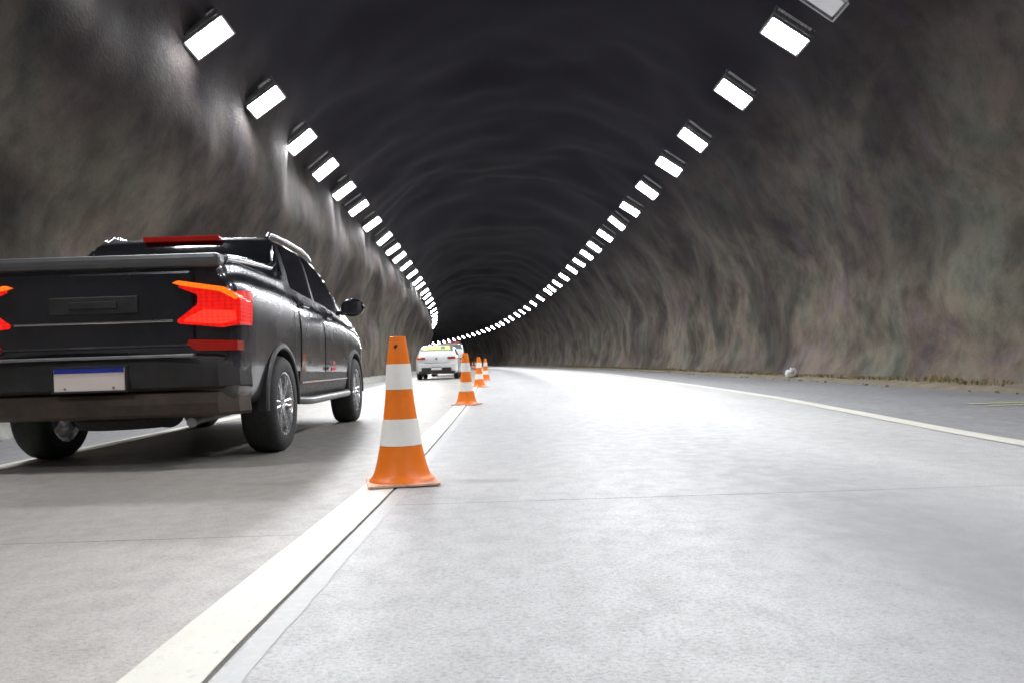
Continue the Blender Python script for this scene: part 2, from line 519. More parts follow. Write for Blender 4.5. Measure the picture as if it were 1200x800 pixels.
# ------------------------------------------------------------------ the lining
def ring_pts(y):
    # left foot comes closer with distance, as in the photograph
    lf = pchip([-60, 5, 9, 26, 60, 400], [-5.75, -5.75, -5.7, -5.0, -4.9, -4.9], y)
    return [(lf + .05, -.15), (lf - .15, .8), (lf - .15, 2.2), (-4.45 + (lf + 5) * .4, 4.2), (-4.50, 5.4), (-3.7, 6.6), (-2.2, 7.55), (0, 8.0),
            (2.3, 7.9), (4.3, 7.1), (5.75, 5.9), (6.9, 4.2), (7.55, 2.4), (7.55, .9), (7.2, -.15)]
def lining():
    ys = yrange(Y0, -2, 1.2) + yrange(-2, 32, .28)[1:] + yrange(32, 90, .9)[1:] + yrange(90, Y1, 3)[1:]
    N = 96
    bm = bmesh.new(); uvl = bm.loops.layers.uv.verify()
    rows = []
    for y in ys:
        rp = ring_pts(y)
        idx = list(range(len(rp)))
        px = [p[0] for p in rp]; pz = [p[1] for p in rp]
        row = []
        pts = [(pchip(idx, px, i * (len(rp) - 1) / N), pchip(idx, pz, i * (len(rp) - 1) / N)) for i in range(N + 1)]
        cxm = .9
        s = 0
        for i, (x, z) in enumerate(pts):
            if i: s += math.hypot(x - pts[i - 1][0], z - pts[i - 1][1])
            nrm = Vector((x - cxm, 0, (z - 2.5))).normalized()
            p = Vector((x, y, z))
            d = .30 * noise.noise(p * .33) + .10 * noise.noise(p * .95 + Vector((9, 0, 0))) + .020 * noise.noise(p * 2.3) + .006 * noise.noise(p * 5.1)
            d += .04 * noise.noise(Vector((y * .8, z * .2, x * .2)))
            k = min(1, max(.15, z / 1.0))
            q = p + nrm * (d * k)
            row.append((bm.verts.new((q.x + bend(y), y, q.z)), s))
        rows.append((row, y))
    for (a, ya), (b_, yb) in zip(rows[:-1], rows[1:]):
        for i in range(N):
            f = bm.faces.new((a[i][0], b_[i][0], b_[i + 1][0], a[i + 1][0]))
            for lp, v in zip(f.loops, ((a[i][1], ya), (b_[i][1], yb), (b_[i + 1][1], yb), (a[i + 1][1], ya))):
                lp[uvl].uv = v
            f.smooth = True
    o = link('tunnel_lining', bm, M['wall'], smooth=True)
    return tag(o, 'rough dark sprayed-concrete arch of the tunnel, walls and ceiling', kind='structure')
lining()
# rock face closes both ends of the built stretch
for y, nm in ((Y0, 'tunnel_end_wall'), (Y1, 'tunnel_end_wall')):
    bm = bmesh.new()
    vs = [bm.verts.new((x * 1.06 + bend(y), y, z * 1.05)) for x, z in ring_pts(y)]
    bm.faces.new(vs)
    tag(link(nm, bm, M['wall']), 'dark end of the tunnel stretch', kind='structure')

# low ledge on the left, verge on the right
def rough_strip(name, mat, x0, x1, h, ys, label, seed, nx=7, kind='structure'):
    bm = bmesh.new(); rows = []
    for y in ys:
        row = []
        a, b_ = x0(y), x1(y)
        for k in range(nx):
            t = k / (nx - 1)
            z = h * (1 - (2 * t - 1) ** 4) if name.endswith('kerb') else h * t ** .6
            x = a + (b_ - a) * t
            z += .25 * h * noise.noise(Vector((x * 4, y * 2, seed))) * (k > 0)
            x += .06 * noise.noise(Vector((x * 2, y * 1.3, seed + 5)))
            row.append(bm.verts.new((x + bend(y), y, z - .008 * (k == 0))))
        rows.append(row)
    for a, b_ in zip(rows[:-1], rows[1:]):
        for k in range(nx - 1):
            bm.faces.new((a[k], a[k + 1], b_[k + 1], b_[k])).smooth = True
    return tag(link(name, bm, mat, smooth=True), label, kind=kind)
vy = yrange(-4, 40, .3) + yrange(40, 200, 2)[1:]
rough_strip('dirt_verge', M['dirt'], lambda y: 6.55 if y < 30 else 6.6, lambda y: 7.5, .10, vy, 'sandy dirt at the foot of the right wall', 3)
rough_strip('left_kerb', M['kerb'], lambda y: pchip([-60, 9, 26, 400], [-5.0, -5.0, -4.45, -4.4], y),
            lambda y: pchip([-60, 9, 26, 400], [-5.9, -5.9, -5.2, -5.1], y), .2, vy, 'low pale ledge at the foot of the left wall', 8)

def grass():
    bm = bmesh.new()
    rnd = random.Random(3)
    for i in range(5000):
        y = 6 + 64 * rnd.random() ** 1.5
        dens = noise.noise(Vector((y * .9, 0, 2)))
        if dens < -.25 + .3 * rnd.random() - .2: continue
        x = 6.95 + .35 * rnd.random() + bend(y) + .1 * noise.noise(Vector((y, 2, 2)))
        h = (.03 + .07 * rnd.random()) * (1 + dens)
        a = rnd.random() * PI; w = .006 + .006 * rnd.random() + .00025 * y
        lean = Vector((rnd.uniform(-.5, .3), rnd.uniform(-.4, .4), 1)) * h
        p = Vector((x, y, .05)); dx = Vector((math.cos(a), math.sin(a), 0)) * w
        v = [bm.verts.new(p - dx), bm.verts.new(p + dx), bm.verts.new(p + lean * .6 + dx * .6), bm.verts.new(p + lean * 1.1 + Vector((0, lean.y * .4, 0)))]
        bm.faces.new(v)
    return tag(link('grass', bm, M['grass']), 'dry yellow grass fringe along the foot of the right wall', kind='stuff')
grass()

def pebbles():
    bm = bmesh.new(); rnd = random.Random(5)
    for i in range(420):
        y = rnd.uniform(5, 45); x = 6.45 + .6 * rnd.random() + bend(y); r = rnd.uniform(.01, .035)
        if i % 3 == 0:
            x = rnd.uniform(-5.1, -4.6) + bend(y)
        m_ = Matrix.Translation((x, y, r * .5)) @ Matrix.Diagonal((r * rnd.uniform(.8, 1.4), r, r * .7, 1))
        bmesh.ops.create_icosphere(bm, subdivisions=1, radius=1, matrix=m_)
    return tag(link('gravel', bm, M['kerb']), 'loose stones along the feet of the walls', kind='stuff')
pebbles()

# the crumpled white bag by the wall
bm = bmesh.new()
bmesh.ops.create_icosphere(bm, subdivisions=4, radius=.13)
for v in bm.verts:
    p = v.co.copy()
    v.co = p * (1 + .35 * noise.noise(p * 14) + .3 * noise.noise(p * 30)); v.co.z = max(-.09, v.co.z * .85)
bag = link('plastic_bag', bm, M['bag'], smooth=True)
bag.location = (6.86 + bend(18.3), 18.3, .14)
tag(bag, 'small crumpled white bag lying at the foot of the right wall', 'bag')

# ------------------------------------------------------------------ tunnel lamps
right_y = [10.3, 12, 14.6, 17.6, 20, 22.8, 25.6, 28.2, 31, 34, 36.5, 39.3, 42.3, 46, 49.8, 53, 55.5, 61, 66.5, 72, 77, 82, 88, 93, 99, 104, 110, 116]
while right_y[-1] < 215: right_y.append(right_y[-1] + 6.2)
left_y = [11.4, 14.2, 16.8, 19.2, 21.6, 24, 26.8, 30, 32.8, 35.3, 38.4, 42, 45.6, 48.4, 52.6, 56, 60, 65, 71, 77, 83, 89, 95, 101, 107, 113]
while left_y[-1] < 215: left_y.append(left_y[-1] + 6.2)

def lamp_proto(lit=True):
    root = empty('tunnel_lamp', (0, 0, 0))
    bm = bmesh.new()
    box(bm, 0, 0, .055, .70, .44, .09, .02)
    for sx in (-1, 1):                                  # hood round the glass
        box(bm, sx * .335, 0, -.018, .026, .42, .07)
        box(bm, 0, sx * .205, -.018, .644, .026, .07 if sx > 0 else .045)
    for k in range(9):                                  # cooling fins on the back
        box(bm, -.28 + k * .07, 0, .12, .012, .38, .05)
    link('housing', bm, M['housing'], root)
    bm = bmesh.new()
    vs = box(bm, 0, 0, -.015, .62, .36, .05)
    for v in vs:
        if v.co.z < -.02: v.co.x *= .93; v.co.y *= .86
    link('glass_cover', bm, M['lamp'] if lit else M['lamp_off'], root)
    bm = bmesh.new()
    for sx in (-.33, .33):
        box(bm, sx, 0, .19, .03, .06, .24)
    box(bm, 0, 0, .32, .70, .08, .02)
    link('mounting_bracket', bm, M['steel'], root)
    if lit:
        ld = bpy.data.lights.new('lamp_beam', 'AREA')
        ld.shape = 'RECTANGLE'; ld.size = .58; ld.size_y = .32
        ld.energy = LAMP_POWER; ld.spread = R(150); ld.color = (.97, .98, 1.0)
        lo = bpy.data.objects.new('lamp_beam', ld); C.objects.link(lo)
        lo.parent = root; lo.location = (0, 0, -.048)
    return root
ORD = ['first', 'second', 'third', 'fourth', 'fifth', 'sixth', 'seventh', 'eighth', 'ninth', 'tenth', 'eleventh', 'twelfth', 'thirteenth',
       'fourteenth', 'fifteenth', 'sixteenth', 'seventeenth', 'eighteenth', 'nineteenth', 'twentieth']
ORD += ['twenty-' + o for o in ORD[:9]] + ['thirtieth'] + ['thirty-' + o for o in ORD[:9]] + ['fortieth'] + ['forty-' + o for o in ORD[:9]] + ['fiftieth']
proto = lamp_proto()
used = [False]
LR = random.Random(21)
def put_lamp(side, y, label, group):
    if used[0]:
        o = copy_tree(proto)
    else:
        o = proto; used[0] = True
    x, z, tilt = (4.55, 5.5, -R(36)) if side > 0 else (-4.12, 5.5, R(36))
    # local x runs up the lining; the face (-z) looks down and inward, and a little towards the traffic
    m_ = Matrix.Translation((x + bend(y), y, z)) @ Matrix.Rotation(heading(y), 4, 'Z') @ Matrix.Rotation(-tilt + R(LR.uniform(-3, 3)), 4, 'Y') @ Matrix.Rotation(R(-13 + LR.uniform(-2.5, 2.5)), 4, 'X') @ Matrix.Rotation(R(LR.uniform(-2, 2)), 4, 'Z')
    o.matrix_world = m_
    tag(o, label, 'tunnel lamp', group)
    return o
for side, lst, nm in ((1, right_y, 'right'), (-1, left_y, 'left')):
    grp = 'lit tunnel lamps of the %s row' % nm
    for i, y in enumerate(lst):
        if side > 0 and i == 0:
            continue
        if side < 0 and y > 118: continue
        k = i - 1 if side > 0 else i
        put_lamp(side, y, '%s lit white lamp of the %s row counted from the top of the photo' % (ORD[k], nm), grp)
    y = (lst[0] if side < 0 else 10.3) - 2.7
    while y > -16:
        put_lamp(side, y, 'lit white lamp of the %s row overhead and behind the camera' % nm, 'lamps of the %s row out of view' % nm)
        y -= 4.5
off = lamp_proto(False)
off.matrix_world = Matrix.Translation((4.55, 10.75, 5.5)) @ Matrix.Rotation(R(36), 4, 'Y') @ Matrix.Rotation(R(-13), 4, 'X')
tag(off, 'unlit grey tunnel lamp at the top edge of the right row', 'tunnel lamp')
# ------------------------------------------------------------------ traffic cones
def cone_proto():
    root = empty('traffic_cone', (0, 0, 0))
    prof = [(.0405, .752), (.060, .614), (.0695, .482), (.088, .331), (.109, .196), (.136, .075), (.150, .040), (.166, .022), (.170, .014)]
    def rad(z):
        zs = [p[1] for p in prof][::-1]; rs = [p[0] for p in prof][::-1]
        return pchip(zs, rs, z)
    bm = bmesh.new()
    hs = [.014, .022, .03, .04, .055, .075, .11, .15, .196, .25, .331, .40, .482, .55, .614, .68, .74, .752]
    outer = [(rad(h), h) for h in hs]
    outer += [(.036, .754), (.030, .748), (.030, .70)]
    lathe(bm, outer, 48)
    link('cone_body', bm, M['orange'], root, smooth=True, angle=40)
    for a, b_ in ((.197, .331), (.483, .613)):
        bm = bmesh.new()
        hh = [a + (b_ - a) * i / 6 for i in range(7)]
        lathe(bm, [(rad(h) - .002, h) for h in hh[:1]] + [(rad(h) + .0022, h) for h in hh] + [(rad(h) - .002, h) for h in hh[-1:]], 48)
        link('white_band', bm, M['cone_white'], root, smooth=True, angle=40)
    bm = bmesh.new()
    box(bm, 0, 0, .0075, .36, .36, .013, .004)
    for f in range(4):
        a = PI / 4 + f * PI / 2
        box(bm, .215 * math.cos(a), .215 * math.sin(a), .007, .03, .03, .011)
    link('base_plate', bm, M['cone_base'], root)
    bm = bmesh.new()
    lathe(bm, [(.011, -.0475), (.011, -.03)], 14, 'y', (-.012, 0, .70))
    link('hole', bm, M['hole'], root)
    return root
cp = cone_proto()
cone_spots = [(-.545, 4.05, .20, 'nearest orange and white traffic cone, the tall sharp one in front'),
              (-.555, 11.5, -.35, 'second traffic cone from the camera, beside the white hatchback'),
              (-.61, 19.8, .5, 'third traffic cone, left one of the small pair beyond the second'),
              (-.60, 27.4, .1, 'fourth traffic cone, right one of the small pair, overlapped by the third'),
              (-.60, 35.2, .3, 'fifth traffic cone, almost hidden behind the third and fourth'),
              (-.60, 66.5, .3, 'tiny distant traffic cone seen in the gap between second and third'),
              (-.60, 74.5, .3, 'farthest tiny traffic cone, just right of the second cone')]
for i, (x, y, rz, lb) in enumerate(cone_spots):
    o = cp if i == 0 else copy_tree(cp)
    b0 = bend(y) if y > 30 else bend(y) * .15
    o.location = (x + b0, y, .005); o.rotation_euler = (0, 0, rz)
    tag(o, lb, 'traffic cone', 'traffic cones along the lane line')

# ------------------------------------------------------------------ vehicles
class Loft:
    """st: list of (y, w, zb, belt, xt, zt, xr, zr, zc)"""
    def __init__(s, st):
        s.st = st; s.ys = [q[0] for q in st]
        s.cols = [[q[i] for q in st] for i in range(1, 9)]
        s.cache = {}
    def ring(s, y):
        k = round(y, 5)
        if k in s.cache: return s.cache[k]
        w, zb, belt, xt, zt, xr, zr, zc = [pchip(s.ys, c, y) for c in s.cols]
        mid = zb + (belt - zb) * .40; up = zb + (belt - zb) * .66
        pts = [(0, zb), (w - .14, zb), (w - .035, zb + .06), (w - .004, mid), (w, up), (w - .022, belt - .07), (w - .065, belt),
               (xt, zt), (xr, zr), (xr * .55, zc - .006), (0, zc)]
        s.cache[k] = pts
        return pts
    def P(s, y, t):
        pts = s.ring(y); i = list(range(len(pts)))
        return Vector((pchip(i, [p[0] for p in pts], t), y, pchip(i, [p[1] for p in pts], t)))
    def N(s, y, t):
        e = .02
        a = s.P(min(y + e, s.ys[-1]), t) - s.P(max(y - e, s.ys[0]), t)
        b_ = s.P(y, min(10, t + e)) - s.P(y, max(0, t - e))
        n = a.cross(b_)
        return n.normalized() if n.length > 1e-9 else Vector((0, 0, 1))
    def body(s, ysamp, tn=44):
        bm = bmesh.new(); rows = []
        for y in ysamp:
            half = [s.P(y, 10 * i / tn) for i in range(tn + 1)]
            row = [bm.verts.new(p) for p in half] + [bm.verts.new((-p.x, p.y, p.z)) for p in reversed(half[1:-1])]
            rows.append(row)
        n = len(rows[0])
        for a, b_ in zip(rows[:-1], rows[1:]):
            for i in range(n):
                bm.faces.new((a[i], a[(i + 1) % n], b_[(i + 1) % n], b_[i]))
        bm.faces.new(rows[0]); bm.faces.new(list(reversed(rows[-1])))
        bmesh.ops.recalc_face_normals(bm, faces=bm.faces[:])
        return bm
    def patch(s, y0, y1, t0, t1, off=.003, ny=14, nt=10, side=1, both=False, depth=.008, fn=None):
        """a panel that follows the skin, standing 'off' proud of it. y0/y1 may be functions of t"""
        bm = bmesh.new()
        for sd in ((1, -1) if both else (side,)):
            G = []
            for j in range(nt + 1):
                t = t0 + (t1 - t0) * j / nt
                a = y0(t) if callable(y0) else y0; b_ = y1(t) if callable(y1) else y1
                G.append([(a + (b_ - a) * i / ny, t) for i in range(ny + 1)])
            def mk(o_):
                out = []
                for row in G:
                    r = []
                    for (y, t) in row:
                        p = s.P(y, t) + s.N(y, t) * o_
                        r.append(bm.verts.new((p.x * sd, p.y, p.z)))
                    out.append(r)
                return out
            A, B = mk(off), mk(-depth)
            H, Wd = len(A), len(A[0])
            for j in range(H - 1):
                for i in range(Wd - 1):
                    bm.faces.new((A[j][i], A[j][i + 1], A[j + 1][i + 1], A[j + 1][i]))
            def rim(seq):
                for (a, b_), (c, d) in zip(seq[:-1], seq[1:]):
                    bm.faces.new((a, b_, d, c))
            rim([(A[0][i], B[0][i]) for i in range(Wd)]); rim([(A[-1][i], B[-1][i]) for i in range(Wd)])
            rim([(A[j][0], B[j][0]) for j in range(H)]); rim([(A[j][-1], B[j][-1]) for j in range(H)])
        bmesh.ops.recalc_face_normals(bm, faces=bm.faces[:])
        return bm

def cut_arches(body, centres, r, hw, extra=None):
    """wheel openings by boolean, applied through the depsgraph"""
    bm = bmesh.new()
    for cy_ in centres:
        for sd in (1, -1):
            lathe(bm, [(r, sd * (hw - .34)), (r, sd * (hw + .4))] if sd > 0 else [(r, -(hw + .4)), (r, -(hw - .34))], 40, 'x', (0, cy_, .35 if extra is None else extra))
    bmesh.ops.recalc_face_normals(bm, faces=bm.faces[:])
    cut = link('cutter', bm, M['plastic'])
    md = body.modifiers.new('b', 'BOOLEAN'); md.operation = 'DIFFERENCE'; md.object = cut; md.solver = 'EXACT'
    dg = bpy.context.evaluated_depsgraph_get()
    me = bpy.data.meshes.new_from_object(body.evaluated_get(dg))
    body.modifiers.clear()
    old = body.data; body.data = me; bpy.data.meshes.remove(old)
    bpy.data.objects.remove(cut)
    for p in body.data.polygons: p.use_smooth = True
    body.data.set_sharp_from_angle(angle=R(38))

def wheel(parent, x, y, r, w, side, spokes=6, rimr=.235, rimmat='alloy'):
    t = empty('wheel', (x, y, r)); t.parent = parent
    bm = bmesh.new()
    s = side
    prof = [(rimr, -.5 * w), (rimr + .02, -.52 * w), (r * .93, -.5 * w), (r * .985, -.40 * w), (r, -.28 * w), (r, .28 * w), (r * .985, .40 * w), (r * .93, .5 * w), (rimr + .02, .52 * w), (rimr, .5 * w)]
    lathe(bm, prof, 48, 'x', close=True)
    for k in range(3):                                   # tread grooves
        pass
    bmesh.ops.recalc_face_normals(bm, faces=bm.faces[:])
    link('tyre', bm, M['tyre'], t, smooth=True, angle=50)
    bm = bmesh.new()
    lathe(bm, [(rimr + .004, s * .49 * w), (rimr - .012, s * .47 * w), (rimr - .03, s * .30 * w), (rimr - .035, -s * .4 * w), (rimr, -s * .45 * w), (rimr + .004, -s * .3 * w)], 48, 'x', close=True)
    lathe(bm, [(.052, s * .30 * w), (.050, s * .42 * w), (.03, s * .44 * w)], 20, 'x')
    for k in range(spokes):
        a0 = 2 * PI * k / spokes
        for da in (-.13, .13):
            a = a0 + da; ai = a0 + da * 2.2
            p0 = Vector((s * .36 * w, .045 * math.cos(ai), .045 * math.sin(ai)))
            p1 = Vector((s * .40 * w, (rimr - .02) * math.cos(a), (rimr - .02) * math.sin(a)))
            tube(bm, [p0, (p0 + p1) / 2 + Vector((s * .02 * w, 0, 0)), p1], .0115, 6)
    bmesh.ops.recalc_face_normals(bm, faces=bm.faces[:])
    link('rim', bm, M[rimmat], t, smooth=True, angle=35)
    bm = bmesh.new()
    lathe(bm, [(.15, s * .02), (.15, s * .035)], 28, 'x')
    bmesh.ops.recalc_face_normals(bm, faces=bm.faces[:])
    link('brake_disc', bm, M['steel'], t, smooth=True, angle=35)
    return t

def arch_trim(parent, cy_, cz, r0, r1, x, side, a0=-18, a1=198, mat='plastic', n=30):
    bm = bmesh.new()
    rows = []
    for i in range(n + 1):
        a = R(a0 + (a1 - a0) * i / n)
        c, sn = math.cos(a), math.sin(a)
        rows.append([bm.verts.new((side * xx, cy_ + rr * c, cz + rr * sn)) for rr, xx in ((r0, x - .05), (r0, x + .012), (r0 + .012, x + .020), (r1 - .012, x + .016), (r1, x + .004), (r1, x - .05))])
    for a, b_ in zip(rows[:-1], rows[1:]):
        for k in range(6):
            bm.faces.new((a[k], a[(k + 1) % 6], b_[(k + 1) % 6], b_[k]))
    bm.faces.new(rows[0]); bm.faces.new(list(reversed(rows[-1])))
    bmesh.ops.recalc_face_normals(bm, faces=bm.faces[:])
    link('wheel_arch_trim', bm, M[mat], parent, smooth=True, angle=35)

# --- the dark pickup beside the camera
def pickup():
    root = empty('pickup_truck', (0, 0, 0))
    L = Loft([(-2.38, .84, .46, 1.20, .76, 1.27, .72, 1.285, 1.29),
              (-2.33, .89, .40, 1.23, .80, 1.30, .76, 1.315, 1.32),
              (-2.10, .913, .38, 1.245, .83, 1.315, .79, 1.33, 1.335),
              (-1.20, .92, .36, 1.225, .835, 1.31, .79, 1.33, 1.335),
              (-1.10, .92, .35, 1.215, .83, 1.32, .79, 1.36, 1.38),
              (-.92, .92, .34, 1.20, .735, 1.60, .665, 1.685, 1.705),
              (-.5, .915, .34, 1.17, .715, 1.635, .64, 1.705, 1.735),
              (.1, .913, .34, 1.14, .71, 1.635, .635, 1.705, 1.738),
              (.55, .915, .34, 1.12, .72, 1.585, .64, 1.66, 1.70),
              (1.0, .918, .34, 1.10, .775, 1.385, .70, 1.44, 1.48),
              (1.42, .92, .34, 1.075, .845, 1.155, .76, 1.18, 1.205),
              (1.9, .91, .36, 1.04, .83, 1.10, .72, 1.125, 1.14),
              (2.2, .86, .38, .98, .78, 1.03, .66, 1.05, 1.065),
              (2.34, .76, .42, .86, .68, .90, .55, .93, .94)])
    ys = sorted(set([round(v, 4) for v in yrange(-2.38, 2.34, .055)] + [-2.36, -2.33, -1.2, -1.1, -1.05, -.98, -.92, 2.3]))
    body = link('body', L.body(ys), M['navy'], root, smooth=True)
    body.data.materials.append(M['plastic'])
    cut_arches(body, (-1.475, 1.475), .425, .92)
    # doors, each with window and handle
    def door(y0, y1, wy0, wy1, side, t1w=7.35):
        d = link('door', L.patch(y0, y1, 2.5, 6.02, .006, 16, 16, side), M['navy'], root, smooth=True, angle=35)
        link('window', L.patch(wy0, wy1, 6.25, t1w, .005, 12, 8, side), M['glass'], d, smooth=True, angle=35)
        bm = bmesh.new()
        hy = y0 + .13 if not callable(y0) else .1
        p = L.P(hy, 5.15)
        box(bm, side * (p.x + .035), hy + .02, p.z, .018, .20, .026, .006)
        for q in (-.07, .11):
            box(bm, side * (p.x + .014), hy + q, p.z, .04, .025, .022)
        link('handle', bm, M['chrome'], d)
        return d
    for sd in (1, -1):
        door(-.90, -.02, lambda t: -.86 + .10 * (t - 6.25), -.10, sd)
        door(.02, 1.02, .02, lambda t: 1.10 - .42 * (t - 6.25), sd)
        arch_trim(root, -1.475, .355, .405, .455, .915, sd, -4, 184)
        arch_trim(root, 1.475, .355, .405, .455, .915, sd, -4, 184)
        wheel(root, sd * .815, -1.475, .355, .235, sd)
        wheel(root, sd * .815, 1.475, .355, .235, sd)
        # lower door cladding and side step
        cl_ = link('side_cladding', L.patch(-.98, .98, 1.9, 2.7, .014, 20, 4, sd), M['plastic'], root, smooth=True, angle=35)
        bm = bmesh.new(); box(bm, sd * .925, 0, .50, .012, 1.9, .018, .004)
        link('chrome_strip', bm, M['chrome'], cl_)
        bm = bmesh.new()
        tube(bm, [(sd * .78, -.98, .37), (sd * .93, -.90, .35), (sd * .955, -.80, .345), (sd * .955, .80, .345), (sd * .93, .90, .35), (sd * .78, .98, .37)], .034, 10)
        link('side_step', bm, M['steel'], root, smooth=True, angle=50)
        # roof rails
        bm = bmesh.new()
        tube(bm, [(sd * .66, -.90, 1.69), (sd * .655, -.80, 1.745), (sd * .645, -.3, 1.765), (sd * .64, .25, 1.765), (sd * .65, .50, 1.735), (sd * .66, .58, 1.69)], .016, 8)
        link('roof_rail', bm, M['chrome'], root, smooth=True, angle=50)
        # bed rail cap running up to the cab
        bm = bmesh.new()
        tube(bm, [(sd * .79, -2.28, 1.34), (sd * .80, -1.9, 1.365), (sd * .80, -1.35, 1.385), (sd * .77, -1.12, 1.45), (sd * .73, -.96, 1.60)], .024, 10)
        link('bed_rail', bm, M['chrome'], root, smooth=True, angle=50)
        # mirrors
        bm = bmesh.new()
        bmesh.ops.create_uvsphere(bm, u_segments=20, v_segments=12, radius=1, matrix=Matrix.Translation((sd * 1.04, .78, 1.22)) @ Matrix.Diagonal((.125, .075, .095, 1)))
        for v in bm.verts:
            if v.co.y < .76: v.co.y = .76
        mr_ = link('door_mirror', bm, M['navy'], root, smooth=True, angle=40)
        bm = bmesh.new(); box(bm, sd * .92, .80, 1.17, .12, .05, .05, .012)
        link('mirror_arm', bm, M['plastic'], mr_)
        bm = bmesh.new(); box(bm, sd * 1.04, .752, 1.22, .19, .006, .13, .003)
        link('mirror_glass', bm, M['chrome'], mr_)
        # tail lamp: notched on the tailgate side, wraps onto the flank
        def X(a): return [(sd * p, q) for p, q in a]
        tl = empty('tail_light', (0, 0, 0)); tl.parent = root
        bm = bmesh.new()
        poly = [(.925, .905), (.925, 1.06), (.83, 1.125), (.56, 1.165), (.53, 1.145), (.655, 1.095), (.655, 1.035), (.52, .935), (.53, .915), (.80, .885)]
        prism(bm, X(poly), 'y', -2.425, -2.20, .006)
        link('red_lens', bm, M['tail_red'], tl)
        bm = bmesh.new()
        prism(bm, X([(.90, .925), (.895, .985), (.70, 1.0), (.58, .945), (.57, .925), (.80, .905)]), 'y', -2.434, -2.40, .003)
        link('light_bar', bm, M['tail_bright'], tl)
        link('side_lens', L.patch(-2.345, lambda t: -2.17 + .05 * (t - 3.8), 3.78, 4.72, .006, 6, 6, sd), M['tail_red'], tl, smooth=True, angle=35)
        bm = bmesh.new()
        prism(bm, X([(.915, 1.075), (.83, 1.137), (.54, 1.185), (.50, 1.170), (.56, 1.152), (.80, 1.110), (.90, 1.055)]), 'y', -2.434, -2.30, .004)
        link('amber_strip', bm, M['tail_orange'], tl)
        bm = bmesh.new()
        prism(bm, X([(.90, .74), (.90, .80), (.60, .815), (.58, .79), (.64, .745)]), 'y', -2.425, -2.30)
        link('reflector', bm, M['dark_red'], root)
    link('windshield', L.patch(.62, 1.38, 8.15, 10, .005, 14, 8, both=True), M['glass'], root, smooth=True, angle=35)
    link('rear_window', L.patch(-1.06, -.955, 7.0, 10, .006, 6, 8, both=True), M['glass'], root, smooth=True, angle=35)
    
    # cargo cover: ribbed dark sheet
    bm = bmesh.new()
    for k in range(8):
        box(bm, 0, -2.18 + .137 * k, 1.345, 1.44, .130, .018, .004)
    link('cargo_cover', bm, M['plastic'], root)
    for sd in (1, -1):
        link('body_seam', L.patch(-1.075, -1.063, 2.4, 6.4, .0015, 2, 16, sd), M['plastic'], root)
    link('fuel_flap', L.patch(-2.02, -1.86, 4.1, 4.8, .004, 6, 6, -1), M['navy'], root, smooth=True, angle=35)
    # tailgate
    tg = empty('tailgate', (0, 0, 0)); tg.parent = root
    bm = bmesh.new()
    box(bm, 0, -2.385, 1.01, 1.24, .05, .48, .018)
    link('tailgate_panel', bm, M['navy'], tg)
    bm = bmesh.new(); box(bm, 0, -2.37, 1.315, 1.60, .12, .085, .03)
    link('tailgate_cap', bm, M['cap_reflection'], tg)
    bm = bmesh.new(); box(bm, 0, -2.415, 1.045, .56, .02, .11, .008); box(bm, 0, -2.428, 1.045, .30, .012, .045, .004)
    link('tailgate_recess', bm, M['plastic'], tg)
    bm = bmesh.new(); box(bm, 0, -2.416, .935, 1.0, .012, .014, .003)
    link('chrome_strip', bm, M['chrome'], tg)
    # bumper
    bp = empty('rear_bumper', (0, 0, 0)); bp.parent = root
    bm = bmesh.new()
    def bumper(z0, z1, d, w, rows=3):
        rr = []
        xs = [-w, -w * .97, -w * .86, -w * .5, 0, w * .5, w * .86, w * .97, w]
        ysd = [.30, .14, .035, .0, -.012, .0, .035, .14, .30]
        for z, o_ in ((z0, .03), (z0 + .02, 0), ((z0 + z1) / 2, -.02), (z1 - .02, 0), (z1, .04)):
            rr.append([bm.verts.new((x * (1 if o_ < .03 else .985), -2.40 - d + yy + o_, z)) for x, yy in zip(xs, ysd)])
        for a, b_ in zip(rr[:-1], rr[1:]):
            for i in range(len(xs) - 1):
                bm.faces.new((a[i], a[i + 1], b_[i + 1], b_[i]))
        f0 = [bm.verts.new((v.co.x, -2.15, v.co.z)) for v in rr[0]]; f1 = [bm.verts.new((v.co.x, -2.15, v.co.z)) for v in rr[-1]]
        for i in range(len(xs) - 1):
            bm.faces.new((rr[0][i], f0[i], f0[i + 1], rr[0][i + 1])); bm.faces.new((rr[-1][i], rr[-1][i + 1], f1[i + 1], f1[i]))
        bmesh.ops.recalc_face_normals(bm, faces=bm.faces[:])
    bumper(.50, .72, .06, .905)
    link('bumper_cover', bm, M['plastic'], bp, smooth=True, angle=30)
    bm = bmesh.new(); bumper(.33, .50, .03, .885)
    link('lower_valance', bm, M['brown'], bp, smooth=True, angle=30)
    bm = bmesh.new(); box(bm, .0, -2.474, .715, 1.30, .05, .02, .006)
    link('bumper_step', bm, M['steel'], bp)
    pl = empty('number_plate', (0, 0, 0)); pl.parent = root
    bm = bmesh.new(); box(bm, 0, -2.490, .585, .44, .012, .145, .004)
    link('plate_panel', bm, M['plate'], pl)
    for bx in (-.15, .15):
        bm = bmesh.new(); lathe(bm, [(.008, -2.500), (.006, -2.494)], 10, 'y', (bx, 0, .530))
        link('bolt', bm, M['steel'], pl)
    bm = bmesh.new()
    for a_ in ((0, .662, .47, .012), (0, .508, .47, .012), (-.23, .585, .012, .166), (.23, .585, .012, .166)):
        box(bm, a_[0], -2.49, a_[1], a_[2], .022, a_[3], .003)
    link('plate_frame', bm, M['plastic'], pl)
    bm = bmesh.new(); box(bm, 0, -2.4975, .640, .43, .004, .030)
    link('blue_band', bm, M['plate_blue'], pl)
    # high stop lamp across the back of the roof
    bm = bmesh.new(); box(bm, 0, -.985, 1.690, .62, .05, .045, .012)
    link('high_stop_lamp', bm, M['dark_red'], root)
